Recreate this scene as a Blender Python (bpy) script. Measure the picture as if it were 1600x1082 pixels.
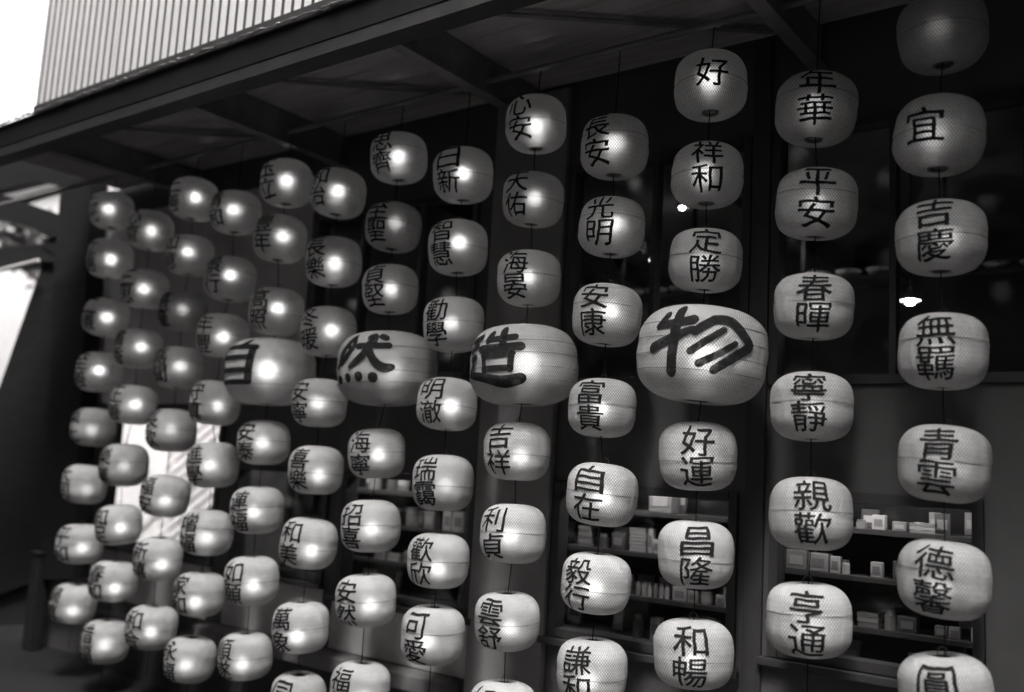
import bpy, bmesh, math, random
from mathutils import Vector, Matrix
random.seed(7)
sc = bpy.context.scene
for o in list(bpy.data.objects): bpy.data.objects.remove(o)
C = sc.collection

# ------------------------------------------------------------------ camera
FPX, CX, CY = 1480.0, 800.0, 541.0
YAW, PITCH, ROLL = 0.64466, 0.1306, 0.05612
cyw, syw, cp, sp, cr, sr = (math.cos(YAW), math.sin(YAW), math.cos(PITCH), math.sin(PITCH), math.cos(ROLL), math.sin(ROLL))
FW = Vector((-syw*cp, cyw*cp, sp)); R0 = Vector((cyw, syw, 0)); U0 = R0.cross(FW)
RT = R0*cr + U0*sr; UP = U0*cr - R0*sr
CAM = Vector((0, 0, 1.60))
cam = bpy.data.cameras.new('camera'); co = bpy.data.objects.new('camera', cam); C.objects.link(co)
co.matrix_world = Matrix(((RT.x, UP.x, -FW.x, CAM.x), (RT.y, UP.y, -FW.y, CAM.y), (RT.z, UP.z, -FW.z, CAM.z), (0, 0, 0, 1)))
cam.sensor_width = 36; cam.lens = 36*FPX/1600; cam.clip_start = 0.05; cam.clip_end = 1000
cam.dof.use_dof = True; cam.dof.focus_distance = 4.05; cam.dof.aperture_fstop = 0.82
sc.camera = co

# ------------------------------------------------------------------ sky, sun, exposure
SUN_EL, SUN_AZ = math.radians(52), math.radians(146)      # azimuth of the light, from +Y towards +X: front left
w = bpy.data.worlds.new('World'); sc.world = w; w.use_nodes = True
nt = w.node_tree; nt.nodes.clear()
out = nt.nodes.new('ShaderNodeOutputWorld'); bg = nt.nodes.new('ShaderNodeBackground')
sky = nt.nodes.new('ShaderNodeTexSky'); sky.sky_type = 'NISHITA'; sky.sun_disc = False
sky.sun_elevation = SUN_EL; sky.sun_rotation = SUN_AZ; sky.air_density = 1.0; sky.dust_density = 4.0
bw = nt.nodes.new('ShaderNodeRGBToBW')
nt.links.new(sky.outputs[0], bw.inputs[0]); nt.links.new(bw.outputs[0], bg.inputs[0]); bg.inputs[1].default_value = 0.11
nt.links.new(bg.outputs[0], out.inputs[0])
sl = bpy.data.lights.new('sun', 'SUN'); sl.energy = 1.5; sl.angle = math.radians(28); sl.color = (1, 0.985, 0.975)
so = bpy.data.objects.new('sun', sl); C.objects.link(so)
sd = Vector((math.sin(SUN_AZ)*math.cos(SUN_EL), math.cos(SUN_AZ)*math.cos(SUN_EL), math.sin(SUN_EL)))
so.rotation_euler = sd.to_track_quat('Z', 'Y').to_euler(); so.location = (-12, -12, 20)
vs = sc.view_settings; vs.view_transform = 'Standard'; vs.look = 'None'; vs.gamma = 1; vs.exposure = 3.25
vs.use_curve_mapping = False
sc.render.engine = 'CYCLES'
cy = sc.cycles; cy.use_denoising = True; cy.max_bounces = 8; cy.diffuse_bounces = 4; cy.transmission_bounces = 6
cy.transparent_max_bounces = 12; cy.caustics_refractive = False; cy.caustics_reflective = False
cy.sample_clamp_indirect = 6

# ------------------------------------------------------------------ helpers
def ray(x, y): return FW + RT*((x-CX)/FPX) - UP*((y-CY)/FPX)
def hy(x, y, Y): d = ray(x, y); return CAM + d*((Y-CAM.y)/d.y)
def hx(x, y, X): d = ray(x, y); return CAM + d*((X-CAM.x)/d.x)
def g(v): return (v, v*0.965, v*0.96, 1)

MATS = {}
def mat(name, v, rough=0.7, spec=0.3, metal=0.0, nscale=0, namp=0.0, bump=0.0, bscale=None, stretch=(1, 1, 1)):
    if name in MATS: return MATS[name]
    m = bpy.data.materials.new(name); m.use_nodes = True
    t = m.node_tree; p = t.nodes['Principled BSDF']
    p.inputs['Base Color'].default_value = g(v); p.inputs['Roughness'].default_value = rough
    p.inputs['Specular IOR Level'].default_value = spec; p.inputs['Metallic'].default_value = metal
    if nscale:
        tc = t.nodes.new('ShaderNodeTexCoord'); mp = t.nodes.new('ShaderNodeMapping'); mp.inputs['Scale'].default_value = stretch
        t.links.new(tc.outputs['Object'], mp.inputs[0])
        n = t.nodes.new('ShaderNodeTexNoise'); n.inputs['Scale'].default_value = nscale; n.inputs['Detail'].default_value = 6
        n.inputs['Roughness'].default_value = 0.65
        t.links.new(mp.outputs[0], n.inputs['Vector'])
        r = t.nodes.new('ShaderNodeMapRange'); r.inputs[1].default_value = 0.25; r.inputs[2].default_value = 0.75
        r.inputs[3].default_value = 1-namp; r.inputs[4].default_value = 1+namp
        t.links.new(n.outputs[0], r.inputs[0])
        mx = t.nodes.new('ShaderNodeMix'); mx.data_type = 'RGBA'; mx.blend_type = 'MULTIPLY'; mx.inputs[0].default_value = 1
        mx.inputs[6].default_value = g(v); t.links.new(r.outputs[0], mx.inputs[7])
        t.links.new(mx.outputs[2], p.inputs['Base Color'])
        if bump:
            n2 = t.nodes.new('ShaderNodeTexNoise'); n2.inputs['Scale'].default_value = bscale or nscale*4; n2.inputs['Detail'].default_value = 4
            t.links.new(mp.outputs[0], n2.inputs['Vector'])
            b = t.nodes.new('ShaderNodeBump'); b.inputs['Strength'].default_value = bump; b.inputs['Distance'].default_value = 0.01
            t.links.new(n2.outputs[0], b.inputs['Height']); t.links.new(b.outputs[0], p.inputs['Normal'])
    MATS[name] = m; return m
def emit(name, s, v=1.0):
    m = bpy.data.materials.new(name); m.use_nodes = True; t = m.node_tree; p = t.nodes['Principled BSDF']
    p.inputs['Base Color'].default_value = (v, v, v, 1); p.inputs['Emission Color'].default_value = (1, 0.99, 0.985, 1)
    p.inputs['Emission Strength'].default_value = s; MATS[name] = m; return m
def glass(name, refl=0.02, tint=0.95):
    m = bpy.data.materials.new(name); m.use_nodes = True; t = m.node_tree; t.nodes.clear()
    o = t.nodes.new('ShaderNodeOutputMaterial'); mx = t.nodes.new('ShaderNodeMixShader')
    tr = t.nodes.new('ShaderNodeBsdfTransparent'); tr.inputs[0].default_value = (tint, tint, tint, 1)
    gl = t.nodes.new('ShaderNodeBsdfGlossy'); gl.inputs['Roughness'].default_value = 0.02
    lw = t.nodes.new('ShaderNodeLayerWeight'); pw = t.nodes.new('ShaderNodeMath'); pw.operation = 'POWER'; pw.inputs[1].default_value = 4.5
    t.links.new(lw.outputs['Facing'], pw.inputs[0]); fr = t.nodes.new('ShaderNodeMath'); fr.operation = 'MULTIPLY_ADD'
    t.links.new(pw.outputs[0], fr.inputs[0]); fr.inputs[1].default_value = 0.9; fr.inputs[2].default_value = refl
    t.links.new(fr.outputs[0], mx.inputs[0]); t.links.new(tr.outputs[0], mx.inputs[1]); t.links.new(gl.outputs[0], mx.inputs[2])
    t.links.new(mx.outputs[0], o.inputs[0]); MATS[name] = m; return m

class MB:
    def __init__(s): s.v = []; s.f = []
    def box(s, x0, x1, y0, y1, z0, z1):
        b = len(s.v)
        s.v += [(x0,y0,z0),(x1,y0,z0),(x1,y1,z0),(x0,y1,z0),(x0,y0,z1),(x1,y0,z1),(x1,y1,z1),(x0,y1,z1)]
        s.f += [tuple(b+i for i in q) for q in ((3,2,1,0),(4,5,6,7),(0,1,5,4),(1,2,6,5),(2,3,7,6),(3,0,4,7))]
        return s
    def prism(s, pts, dvec):
        b = len(s.v); n = len(pts); d = Vector(dvec)
        s.v += [tuple(p) for p in pts] + [tuple(Vector(p)+d) for p in pts]
        s.f += [tuple(b+i for i in range(n)), tuple(b+n+i for i in reversed(range(n)))]
        s.f += [(b+i, b+n+i, b+n+(i+1) % n, b+(i+1) % n) for i in range(n)]
        return s
    def tube(s, pts, rad, seg=8, caps=True):
        pts = [Vector(p) for p in pts]; rr = rad if isinstance(rad, (list, tuple)) else [rad]*len(pts)
        b = len(s.v)
        for i, p in enumerate(pts):
            d = (pts[min(i+1, len(pts)-1)] - pts[max(i-1, 0)]).normalized()
            a = d.cross(Vector((0.31, 0.2, 0.93) if abs(d.z) < 0.9 else (1, 0, 0))).normalized(); c = d.cross(a)
            for k in range(seg):
                t = 2*math.pi*k/seg
                s.v.append(tuple(p + (a*math.cos(t) + c*math.sin(t))*rr[i]))
        for i in range(len(pts)-1):
            for k in range(seg):
                k2 = (k+1) % seg
                s.f.append((b+i*seg+k, b+i*seg+k2, b+(i+1)*seg+k2, b+(i+1)*seg+k))
        if caps:
            s.f.append(tuple(b+k for k in reversed(range(seg)))); s.f.append(tuple(b+(len(pts)-1)*seg+k for k in range(seg)))
        return s
    def lathe(s, prof, seg=24, cx=0, cy=0, cz=0, closed=False):
        b = len(s.v)
        for r, z in prof:
            for k in range(seg):
                t = 2*math.pi*k/seg; s.v.append((cx+r*math.cos(t), cy+r*math.sin(t), cz+z))
        n = len(prof)
        for i in range(n if closed else n-1):
            j = (i+1) % n
            for k in range(seg):
                k2 = (k+1) % seg; s.f.append((b+i*seg+k, b+i*seg+k2, b+j*seg+k2, b+j*seg+k))
        return s
    def mesh(s, name, m, smooth=False):
        me = bpy.data.meshes.new(name); me.from_pydata(s.v, [], s.f); me.update()
        bm = bmesh.new(); bm.from_mesh(me); bmesh.ops.recalc_face_normals(bm, faces=bm.faces); bm.to_mesh(me); bm.free()
        if smooth: me.polygons.foreach_set('use_smooth', [True]*len(me.polygons))
        me.materials.append(m); return me
    def build(s, name, m, parent=None, smooth=False, bevel=0):
        o = bpy.data.objects.new(name, s.mesh(name, m, smooth)); C.objects.link(o); o.parent = parent
        if bevel:
            md = o.modifiers.new('bevel', 'BEVEL'); md.width = bevel; md.segments = 2; md.limit_method = 'ANGLE'
        return o
def tag(o, label=None, cat=None, group=None, kind=None):
    for k, v in (('label', label), ('category', cat), ('group', group), ('kind', kind)):
        if v: o[k] = v
    return o
def empty(name, loc=(0, 0, 0)):
    o = bpy.data.objects.new(name, None); C.objects.link(o); o.location = loc; o.empty_display_size = 0.1; return o
def link(name, me, parent):
    o = bpy.data.objects.new(name, me); C.objects.link(o); o.parent = parent; return o

# ------------------------------------------------------------------ materials
M_wall = mat('painted_wall', 0.11, 0.75, 0.25, nscale=2.2, namp=0.22, bump=0.15)
M_pil = mat('pilaster_paint', 0.30, 0.7, 0.3, nscale=3, namp=0.15, bump=0.1)
M_frame = mat('dark_frame', 0.055, 0.5, 0.3, nscale=8, namp=0.2)
M_beam = mat('steel_beam', 0.22, 0.6, 0.35, nscale=5, namp=0.35, bump=0.2)
M_eave = mat('eave_steel', 0.03, 0.6, 0.3, nscale=4, namp=0.4, bump=0.2)
M_fascia = mat('fascia_paint', 0.012, 0.6, 0.2, nscale=4, namp=0.3)
M_lwall = mat('brightened_wall', 0.62, 0.75, 0.25, nscale=2.2, namp=0.2, bump=0.15)
M_timber = mat('dark_timber', 0.02, 0.75, 0.2, nscale=3, namp=0.3, bump=0.2, stretch=(1, 1, 6))
M_soffit = mat('soffit_board', 0.5, 0.8, 0.2, nscale=4, namp=0.3, bump=0.2, stretch=(0.4, 6, 6))
M_clad = mat('corrugated_metal', 0.78, 0.5, 0.4, nscale=1.4, namp=0.12, stretch=(4, 4, 0.5))
M_flash = mat('crumpled_flashing', 0.85, 0.16, 0.6, 1.0, nscale=30, namp=0.3, bump=0.8, bscale=60)
M_ledge = mat('pale_ledge', 0.2, 0.8, 0.2, nscale=6, namp=0.25, bump=0.2)
M_ground = mat('asphalt', 0.021, 0.85, 0.2, nscale=1.3, namp=0.35, bump=0.35, bscale=60)
M_room = mat('room_wall', 0.26, 0.85, 0.15, nscale=2, namp=0.2)
M_wood = mat('shelf_wood', 0.09, 0.6, 0.3, nscale=6, namp=0.25, stretch=(0.4, 6, 6))
M_card = [mat('pale_card', 0.62, 0.75, 0.2, nscale=12, namp=0.1), mat('grey_card', 0.3, 0.75, 0.2, nscale=12, namp=0.15),
          mat('dark_card', 0.12, 0.7, 0.25, nscale=12, namp=0.15), mat('cream_card', 0.48, 0.75, 0.2, nscale=12, namp=0.1)]
M_tin = mat('brushed_tin', 0.5, 0.35, 0.5, 0.8, nscale=20, namp=0.1)
M_white = mat('white_paint', 0.8, 0.6, 0.3, nscale=3, namp=0.06)
M_pale = mat('pale_render', 0.62, 0.85, 0.2, nscale=2, namp=0.12)
M_block = mat('blocker_wall', 0.10, 0.8, 0.2, nscale=1, namp=0.2)
M_roof = mat('roof_sheet', 0.1, 0.7, 0.2, nscale=3, namp=0.2)
def ink_mat():
    m = bpy.data.materials.new('brush_ink'); m.use_nodes = True; t = m.node_tree; p = t.nodes['Principled BSDF']
    p.inputs['Base Color'].default_value = g(0.02); p.inputs['Roughness'].default_value = 0.8; p.inputs['Specular IOR Level'].default_value = 0.1
    tc = t.nodes.new('ShaderNodeTexCoord'); oi = t.nodes.new('ShaderNodeObjectInfo'); n = t.nodes.new('ShaderNodeTexNoise'); n.noise_dimensions = '4D'
    n.inputs['Scale'].default_value = 22; n.inputs['Detail'].default_value = 6; n.inputs['Roughness'].default_value = 0.72
    w_ = t.nodes.new('ShaderNodeMath'); w_.operation = 'MULTIPLY'; w_.inputs[1].default_value = 50; t.links.new(oi.outputs['Random'], w_.inputs[0]); t.links.new(w_.outputs[0], n.inputs['W'])
    t.links.new(tc.outputs['Object'], n.inputs['Vector']); r = t.nodes.new('ShaderNodeMapRange'); t.links.new(n.outputs[0], r.inputs[0])
    r.inputs[1].default_value = 0.45; r.inputs[2].default_value = 0.75; r.inputs[3].default_value = 0.0; r.inputs[4].default_value = 0.26
    tr = t.nodes.new('ShaderNodeBsdfTransparent'); mx = t.nodes.new('ShaderNodeMixShader'); o = t.nodes['Material Output']
    t.links.new(r.outputs[0], mx.inputs[0]); t.links.new(p.outputs[0], mx.inputs[1]); t.links.new(tr.outputs[0], mx.inputs[2]); t.links.new(mx.outputs[0], o.inputs[0]); return m
M_ink = ink_mat()
M_cord = mat('black_cord', 0.015, 0.8, 0.1, nscale=50, namp=0.2)
M_ring = mat('lantern_rim', 0.10, 0.3, 0.4, nscale=30, namp=0.2)
M_hoop = mat('bamboo_hoop', 0.11, 0.7, 0.2, nscale=30, namp=0.2)
M_bark = mat('bark', 0.06, 0.9, 0.1, nscale=8, namp=0.3, bump=0.4)
M_leaf = mat('leaf', 0.085, 0.6, 0.3, nscale=3, namp=0.4)
M_back = mat('shelf_back', 0.025, 0.8, 0.15, nscale=5, namp=0.3)
M_pave = mat('bounce_paving', 0.09, 0.85, 0.2, nscale=3, namp=0.2, bump=0.2)
M_post = mat('dark_stone', 0.025, 0.85, 0.2, nscale=20, namp=0.4, bump=0.4)
M_pane = glass('window_glass')
M_shade = mat('lamp_shade_metal', 0.35, 0.4, 0.4, nscale=10, namp=0.1)
M_lampglow = emit('lamp_glow', 7)
M_strip = emit('shelf_strip_glow', 4.2)
def paper_mat():
    m = bpy.data.materials.new('lantern_paper'); m.use_nodes = True; t = m.node_tree; t.nodes.clear(); N = t.nodes.new; L = t.links.new
    o = N('ShaderNodeOutputMaterial'); uv = N('ShaderNodeUVMap'); sep = N('ShaderNodeSeparateXYZ'); L(uv.outputs[0], sep.inputs[0])
    def M(op, a, b=None):
        n = N('ShaderNodeMath'); n.operation = op
        for i, q in enumerate((a, b)):
            if q is None: continue
            if isinstance(q, (int, float)): n.inputs[i].default_value = q
            else: L(q, n.inputs[i])
        return n.outputs[0]
    P1, P2 = math.pi/0.0125, math.pi/0.016
    a = M('MULTIPLY', sep.outputs[0], P1); b = M('MULTIPLY', sep.outputs[1], P2)
    s1 = M('ABSOLUTE', M('SINE', M('ADD', a, b))); s2 = M('ABSOLUTE', M('SINE', M('SUBTRACT', a, b)))
    net = M('SMOOTH_MIN', M('MULTIPLY', s1, s2), 0.55)           # open cells of the netting
    net = M('DIVIDE', net, 0.5)
    oi = N('ShaderNodeObjectInfo'); tc = N('ShaderNodeTexCoord')
    va = N('ShaderNodeVectorMath'); va.operation = 'MULTIPLY_ADD'; L(oi.outputs['Random'], va.inputs[0]); va.inputs[1].default_value = (37, 11, 23); L(tc.outputs['Object'], va.inputs[2])
    n1 = N('ShaderNodeTexNoise'); n1.inputs['Scale'].default_value = 9; n1.inputs['Detail'].default_value = 6; n1.inputs['Roughness'].default_value = 0.7; L(va.outputs[0], n1.inputs['Vector'])
    n2 = N('ShaderNodeTexNoise'); n2.inputs['Scale'].default_value = 260; n2.inputs['Detail'].default_value = 2; L(va.outputs[0], n2.inputs['Vector'])
    tone = M('ADD', M('MULTIPLY', n1.outputs[0], 0.75), M('ADD', M('MULTIPLY', n2.outputs[0], 0.45), 0.38))
    tone = M('MULTIPLY', tone, M('ADD', M('MULTIPLY', oi.outputs['Random'], 0.14), 0.90))
    rib = M('ADD', M('MULTIPLY', M('SINE', M('MULTIPLY', sep.outputs[1], 2*math.pi/0.021)), 0.035), 1.0)
    tone = M('MULTIPLY', tone, rib)
    c1 = M('MULTIPLY', tone, M('ADD', M('MULTIPLY', net, 0.34), 0.46))
    c2 = M('MULTIPLY', tone, M('ADD', M('MULTIPLY', net, 0.85), 0.12))
    def col(x):
        n = N('ShaderNodeCombineColor'); L(x, n.inputs[0]); L(M('MULTIPLY', x, 0.985), n.inputs[1]); L(M('MULTIPLY', x, 0.975), n.inputs[2]); return n.outputs[0]
    nv = N('ShaderNodeTexNoise'); nv.inputs['Scale'].default_value = 14; nv.inputs['Detail'].default_value = 5
    mp = N('ShaderNodeMapping'); mp.inputs['Scale'].default_value = (1.6, 1.6, 0.35); L(va.outputs[0], mp.inputs[0]); L(mp.outputs[0], nv.inputs['Vector'])
    h = M('ADD', nv.outputs[0], M('MULTIPLY', net, 0.06))
    bp = N('ShaderNodeBump'); bp.inputs['Strength'].default_value = 0.7; bp.inputs['Distance'].default_value = 0.016; L(h, bp.inputs['Height'])
    ge = N('ShaderNodeNewGeometry'); c1 = M('MULTIPLY', c1, M('SUBTRACT', 1.0, M('MULTIPLY', ge.outputs['Backfacing'], 0.75)))   # inner face coloured darker to damp the bulb's glow inside
    df = N('ShaderNodeBsdfDiffuse'); L(col(c1), df.inputs[0]); L(bp.outputs[0], df.inputs['Normal'])
    tl = N('ShaderNodeBsdfTranslucent'); L(col(c1), tl.inputs[0])
    rfs = []
    for ro in (0.50, 0.80):
        rf = N('ShaderNodeBsdfRefraction'); rf.inputs['IOR'].default_value = 1.42; rf.inputs['Roughness'].default_value = ro; L(col(c2), rf.inputs[0]); rfs.append(rf)
    mr = N('ShaderNodeMixShader'); mr.inputs[0].default_value = 0.5; L(rfs[0].outputs[0], mr.inputs[1]); L(rfs[1].outputs[0], mr.inputs[2])
    m1 = N('ShaderNodeMixShader'); m1.inputs[0].default_value = 0.14; L(df.outputs[0], m1.inputs[1]); L(tl.outputs[0], m1.inputs[2])
    m2 = N('ShaderNodeMixShader'); m2.inputs[0].default_value = 0.26; L(m1.outputs[0], m2.inputs[1]); L(mr.outputs[0], m2.inputs[2])
    L(m2.outputs[0], o.inputs[0]); return m
M_paper = paper_mat()
M_bulb = [emit('bulb_glow_%d' % i, s) for i, s in enumerate((0.08, 0.4, 0.78, 1.2))]

# ------------------------------------------------------------------ the setting
tag(MB().box(-150, 150, -150, 150, -0.3, 0).build('ground', M_ground), kind='structure')

pv = tag(MB().box(-4.9, 6, -3.2, 3.9, 0.001, 0.02).build('bounce_pavement', M_wall), kind='structure')  # unseen paving added to bounce light up to the soffit and lanterns
slab = MB().box(0.004, 0.596, 0.004, 0.596, 0.0, 0.035).mesh('slab', M_pave)
for i in range(18):
    for j in range(11):
        o = link('slab', slab, pv); o.location = (-4.88+0.6*i, -2.7+0.6*j, 0.0205+random.uniform(0, .004))
# ------------------------------------------------------------------ the shop building
WY = 4.146; WT = 0.12
shop = empty('shop_building', (0, WY, 0)); shop['label'] = 'dark shopfront building with lit windows under a corrugated metal upper wall'; shop['category'] = 'building'
def S(mb, name, m, parent=None, **k):
    p = parent or shop
    o = mb.build(name, m, p, **k); o.matrix_parent_inverse = Matrix.Translation((0, -WY, 0)) if p is shop else Matrix.Identity(4); return o
OPEN = [(-7.45, -5.58, 0.87, 1.91), (-5.40, -4.47, 0.85, 1.55), (-4.35, -3.29, 0.80, 1.55), (-2.78, -1.77, 0.78, 1.56), (-1.62, -0.75, 0.86, 1.59),
        (-4.80, -3.40, 2.10, 3.22), (-2.78, -1.74, 2.05, 3.25), (-1.64, -0.55, 2.05, 3.25), (-0.45, 0.9, 2.05, 3.25)]
xs = sorted({-7.9, 3.0} | {v for q in OPEN for v in q[:2]})
def col_ranges(xm):
    z = [0.0]
    for x0, x1, z0, z1 in sorted((q for q in OPEN if q[0] < xm < q[1]), key=lambda q: q[2]): z += [z0, z1]
    z.append(3.74); return [(z[i], z[i+1]) for i in range(0, len(z), 2)]
mb = MB()
for a, b in zip(xs, xs[1:]):
    for z0, z1 in col_ranges((a+b)/2): mb.box(a, b, WY, WY+WT, z0, z1)
S(mb, 'wall', M_wall)
for a, b in zip((-7.88, -6.95, -6.02, -5.44), (-6.955, -6.025, -5.445, -4.84)):     # end-bay sheets, coloured paler to stand in for daylight from the left
    S(MB().box(a, b, WY-0.012, WY-0.0005, 1.95, 3.50), 'wall_sheet', M_lwall, bevel=0.003)
S(MB().box(-3.28, -2.79, WY-0.045, WY-0.001, 0.0, 3.70), 'pilaster', M_pil, bevel=0.006)
S(MB().box(-1.735, -1.645, WY-0.025, WY-0.001, 0.0, 3.70), 'pilaster', M_frame, bevel=0.006)
for i, (x0, x1, z0, z1) in enumerate(OPEN):
    fw = 0.045
    m_ = MB()
    for q in ((x0, x0+fw, z0, z1), (x1-fw, x1, z0, z1), (x0+fw, x1-fw, z1-fw, z1), (x0+fw, x1-fw, z0, z0+fw)):
        m_.box(q[0]+0.002, q[1]-0.002, WY-0.02, WY+0.07, q[2]+0.002, q[3]-0.002)
    f = S(m_, 'window', M_frame)
    cuts = {0: [], 5: [-4.35, -3.85], 6: [-2.26], 7: [-1.1], 8: [0.2]}.get(i, [])
    e = [x0+fw] + cuts + [x1-fw]
    for a, b in zip(e, e[1:]):
        p = MB().box(a+0.004, b-0.004, WY+0.022, WY+0.030, z0+fw+0.004, z1-fw-0.004).build('pane', M_pane, f)
    for c in cuts: MB().box(c-0.014, c+0.014, WY-0.004, WY+0.06, z0+fw, z1-fw).build('mullion', M_frame, f)
    if i < 5: MB().box(x0-0.03, x1+0.03, WY-0.06, WY-0.021, z0-0.035, z0-0.002).build('sill', M_frame, f, bevel=0.004)
for a, b, z1 in ((-7.4, -5.6, 0.83), (-5.42, -4.46, 0.81), (-4.37, -3.3, 0.76)):     # added panels below the windows, pale in place of light off the ground
    S(MB().box(a, b, WY-0.014, WY-0.0005, 0.475, z1), 'brightened_panel', M_lwall, bevel=0.003)
# low coping along the foot of the wall
S(MB().box(-5.5, -4.62, WY-0.17, WY-0.002, 0.385, 0.47), 'ledge', M_ledge, bevel=0.008)
S(MB().box(-4.60, -3.34, WY-0.17, WY-0.002, 0.385, 0.47), 'ledge', M_ledge, bevel=0.008)
S(MB().box(-6.85, -3.38, WY-0.12, WY-0.002, 0.0, 0.384), 'plinth', M_frame)
# end wall with a side window open to the yard
ew = MB()
for y0, y1, z0, z1 in ((WY, 4.74, 0, 3.74), (5.98, 9.2, 0, 3.74), (4.74, 5.98, 0, 0.5), (4.74, 5.98, 2.08, 3.74)):
    ew.box(-8.02, -7.902, y0+0.0, y1, z0, z1)
S(ew, 'end_wall', M_room)
sw = MB()
for y0, y1, z0, z1 in ((4.742, 4.79, .502, 2.078), (5.93, 5.978, .502, 2.078), (4.79, 5.93, 2.03, 2.078), (4.79, 5.93, .502, .55)):
    sw.box(-8.0, -7.93, y0, y1, z0, z1)
sw = S(sw, 'window', M_frame)
MB().box(-7.968, -7.96, 4.794, 5.926, .554, 2.026).build('pane', M_pane, sw)
# room behind the windows
S(MB().box(-7.9, 3.0, 9.0, 9.15, 0, 3.74), 'back_wall', M_room)
S(MB().box(2.9, 3.05, WY+WT+0.001, 8.999, 0, 3.74), 'side_wall', M_room)
S(MB().box(-7.898, 2.898, WY+WT+0.002, 8.998, 0.004, 0.03), 'floor', M_room)
S(MB().box(-7.898, 2.898, WY+WT+0.002, 8.998, 3.66, 3.738), 'ceiling', M_room)
S(MB().box(-5.53, -5.45, WY+WT+0.002, 8.99, 0.032, 3.658), 'partition', M_room)
for x in (-6.6, -4.6, -2.6, -0.6, 1.2):
    S(MB().box(x-0.05, x+0.05, WY+WT+0.004, 8.99, 3.52, 3.658), 'joist', M_timber)
# eave
EY = 2.87
S(MB().box(-10.5, 3.4, EY, EY+0.05, 3.600, 3.735), 'fascia_board', M_fascia)
eb = MB().box(-10.5, 3.4, EY-0.035, EY+0.08, 3.505, 3.525).box(-10.5, 3.4, EY+0.004, EY+0.03, 3.5252, 3.598)
S(eb, 'eave_beam', M_eave)
for i in range(1, 7):
    x = -7.71+1.57*i
    S(MB().box(x-0.035, x+0.035, EY+0.085, WY-0.002, 3.515, 3.53).box(x-0.008, x+0.008, EY+0.085, WY-0.002, 3.5302, 3.725), 'rafter', M_beam)
for i in range(7):
    y0 = EY+0.055+i*0.172
    S(MB().box(-7.25, 3.3, y0, y0+0.168, 3.728, 3.748), 'soffit_board', M_soffit)
for x in [-7.71+1.57*i for i in range(1, 6)]:                     # flat cross braces under the deck
    S(MB().prism([(x+0.05, EY+0.12, 3.69), (x+0.10, EY+0.12, 3.69), (x+1.50, WY-0.05, 3.69), (x+1.45, WY-0.05, 3.69)], (0, 0, 0.012)), 'brace', M_beam)
HY = 3.646
S(MB().tube([(-9.0, HY, 3.60), (3.0, HY, 3.60)], 0.016, 10), 'hanging_rail', M_beam)
S(MB().box(-10.5, 3.4, EY-0.012, EY+0.07, 3.7365, 3.7475), 'drip_edge', M_frame)
# crumpled flashing along the eave, catching the sky
pts, rad = [], []
x = -10.4
while x < 3.3:
    pts.append((x, EY-0.018+random.uniform(-.004, .004), 3.757+random.uniform(-.004, .004))); rad.append(random.choice((.004, .006, .009, .011, .006)))
    x += random.uniform(.02, .05)
S(MB().tube(pts, rad, 6), 'flashing', M_flash, smooth=False)
# upper storey: corrugated sheets
def corrugated(w_, h_, per=0.077, amp=0.011, th=0.003):
    m_ = MB(); n = round(w_/per*32); cols = []
    for k in range(n+1):
        x = w_*k/n; fr_ = (x/per) % 1.0; y = 0.085*max(0.0, min(1.0, (0.14-abs(fr_-0.5))/0.03)); cols.append((x, y))
    b = 0
    for x, y in cols: m_.v += [(x, y, 0), (x, y, h_), (x, y+th, h_), (x, y+th, 0)]
    for k in range(n):
        a, c = 4*k, 4*k+4
        m_.f += [(a, c, c+1, a+1), (a+1, c+1, c+2, a+2), (a+2, c+2, c+3, a+3), (a+3, c+3, c, a)]
    m_.f += [(0, 1, 2, 3), tuple(4*n+i for i in (3, 2, 1, 0))]
    return m_
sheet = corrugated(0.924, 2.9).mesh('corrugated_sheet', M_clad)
sheet.materials.append(M_roof)                                  # groove faces coloured dark to stand for shade between the ribs
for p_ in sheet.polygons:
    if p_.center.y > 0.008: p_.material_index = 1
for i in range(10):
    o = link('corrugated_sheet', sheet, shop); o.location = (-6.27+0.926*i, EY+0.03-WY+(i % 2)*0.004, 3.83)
S(MB().box(-6.25, 3.1, EY+0.125, 9.1, 3.76, 6.6), 'upper_storey', M_roof)
S(MB().box(-6.27, 3.12, EY+0.02, EY+0.123, 3.766, 3.828), 'base_channel', M_frame)
S(MB().box(-6.5, 3.3, EY-0.2, 9.3, 6.75, 6.9), 'roof', M_roof)

# ------------------------------------------------------------------ timber gateway frame at the end of the shopfront
tf = empty('timber_gateway', (-8.2, 4.0, 0)); tag(tf, 'dark timber gateway frame with braces and leaning side panel past the shopfront end', 'gateway')
def poly(name, px, Y, th, m, parent=None):
    mb = MB().prism([hy(x, y, Y) for x, y in px], (0, th, 0))
    o = mb.build(name, m, parent)
    if parent: o.matrix_parent_inverse = Matrix.Translation(-parent.location)
    return o
poly('post', [(98, 255), (146, 255), (136, 420), (112, 905), (62, 905), (84, 420)], 3.96, 0.14, M_timber, tf)
poly('header', [(-120, 262), (-40, 240), (99, 225), (99, 291), (58, 283), (3, 297), (-120, 318)], 3.98, 0.10, M_timber, tf)
poly('glazing_bar', [(18, 311), (98, 290), (98, 297), (26, 319)], 4.00, 0.05, M_timber, tf)
poly('cross_beam', [(-120, 290), (3, 304), (22, 312), (92, 336), (92, 368), (78, 372), (40, 352), (0, 344), (-120, 330)], 3.99, 0.10, M_timber, tf)
poly('brace', [(78, 371), (100, 389), (96, 404), (64, 384)], 4.01, 0.07, M_timber, tf)
poly('lower_beam', [(-120, 402), (0, 388), (65, 381), (91, 388), (89, 410), (70, 409), (0, 420), (-120, 446)], 4.02, 0.08, M_timber, tf)
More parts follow.
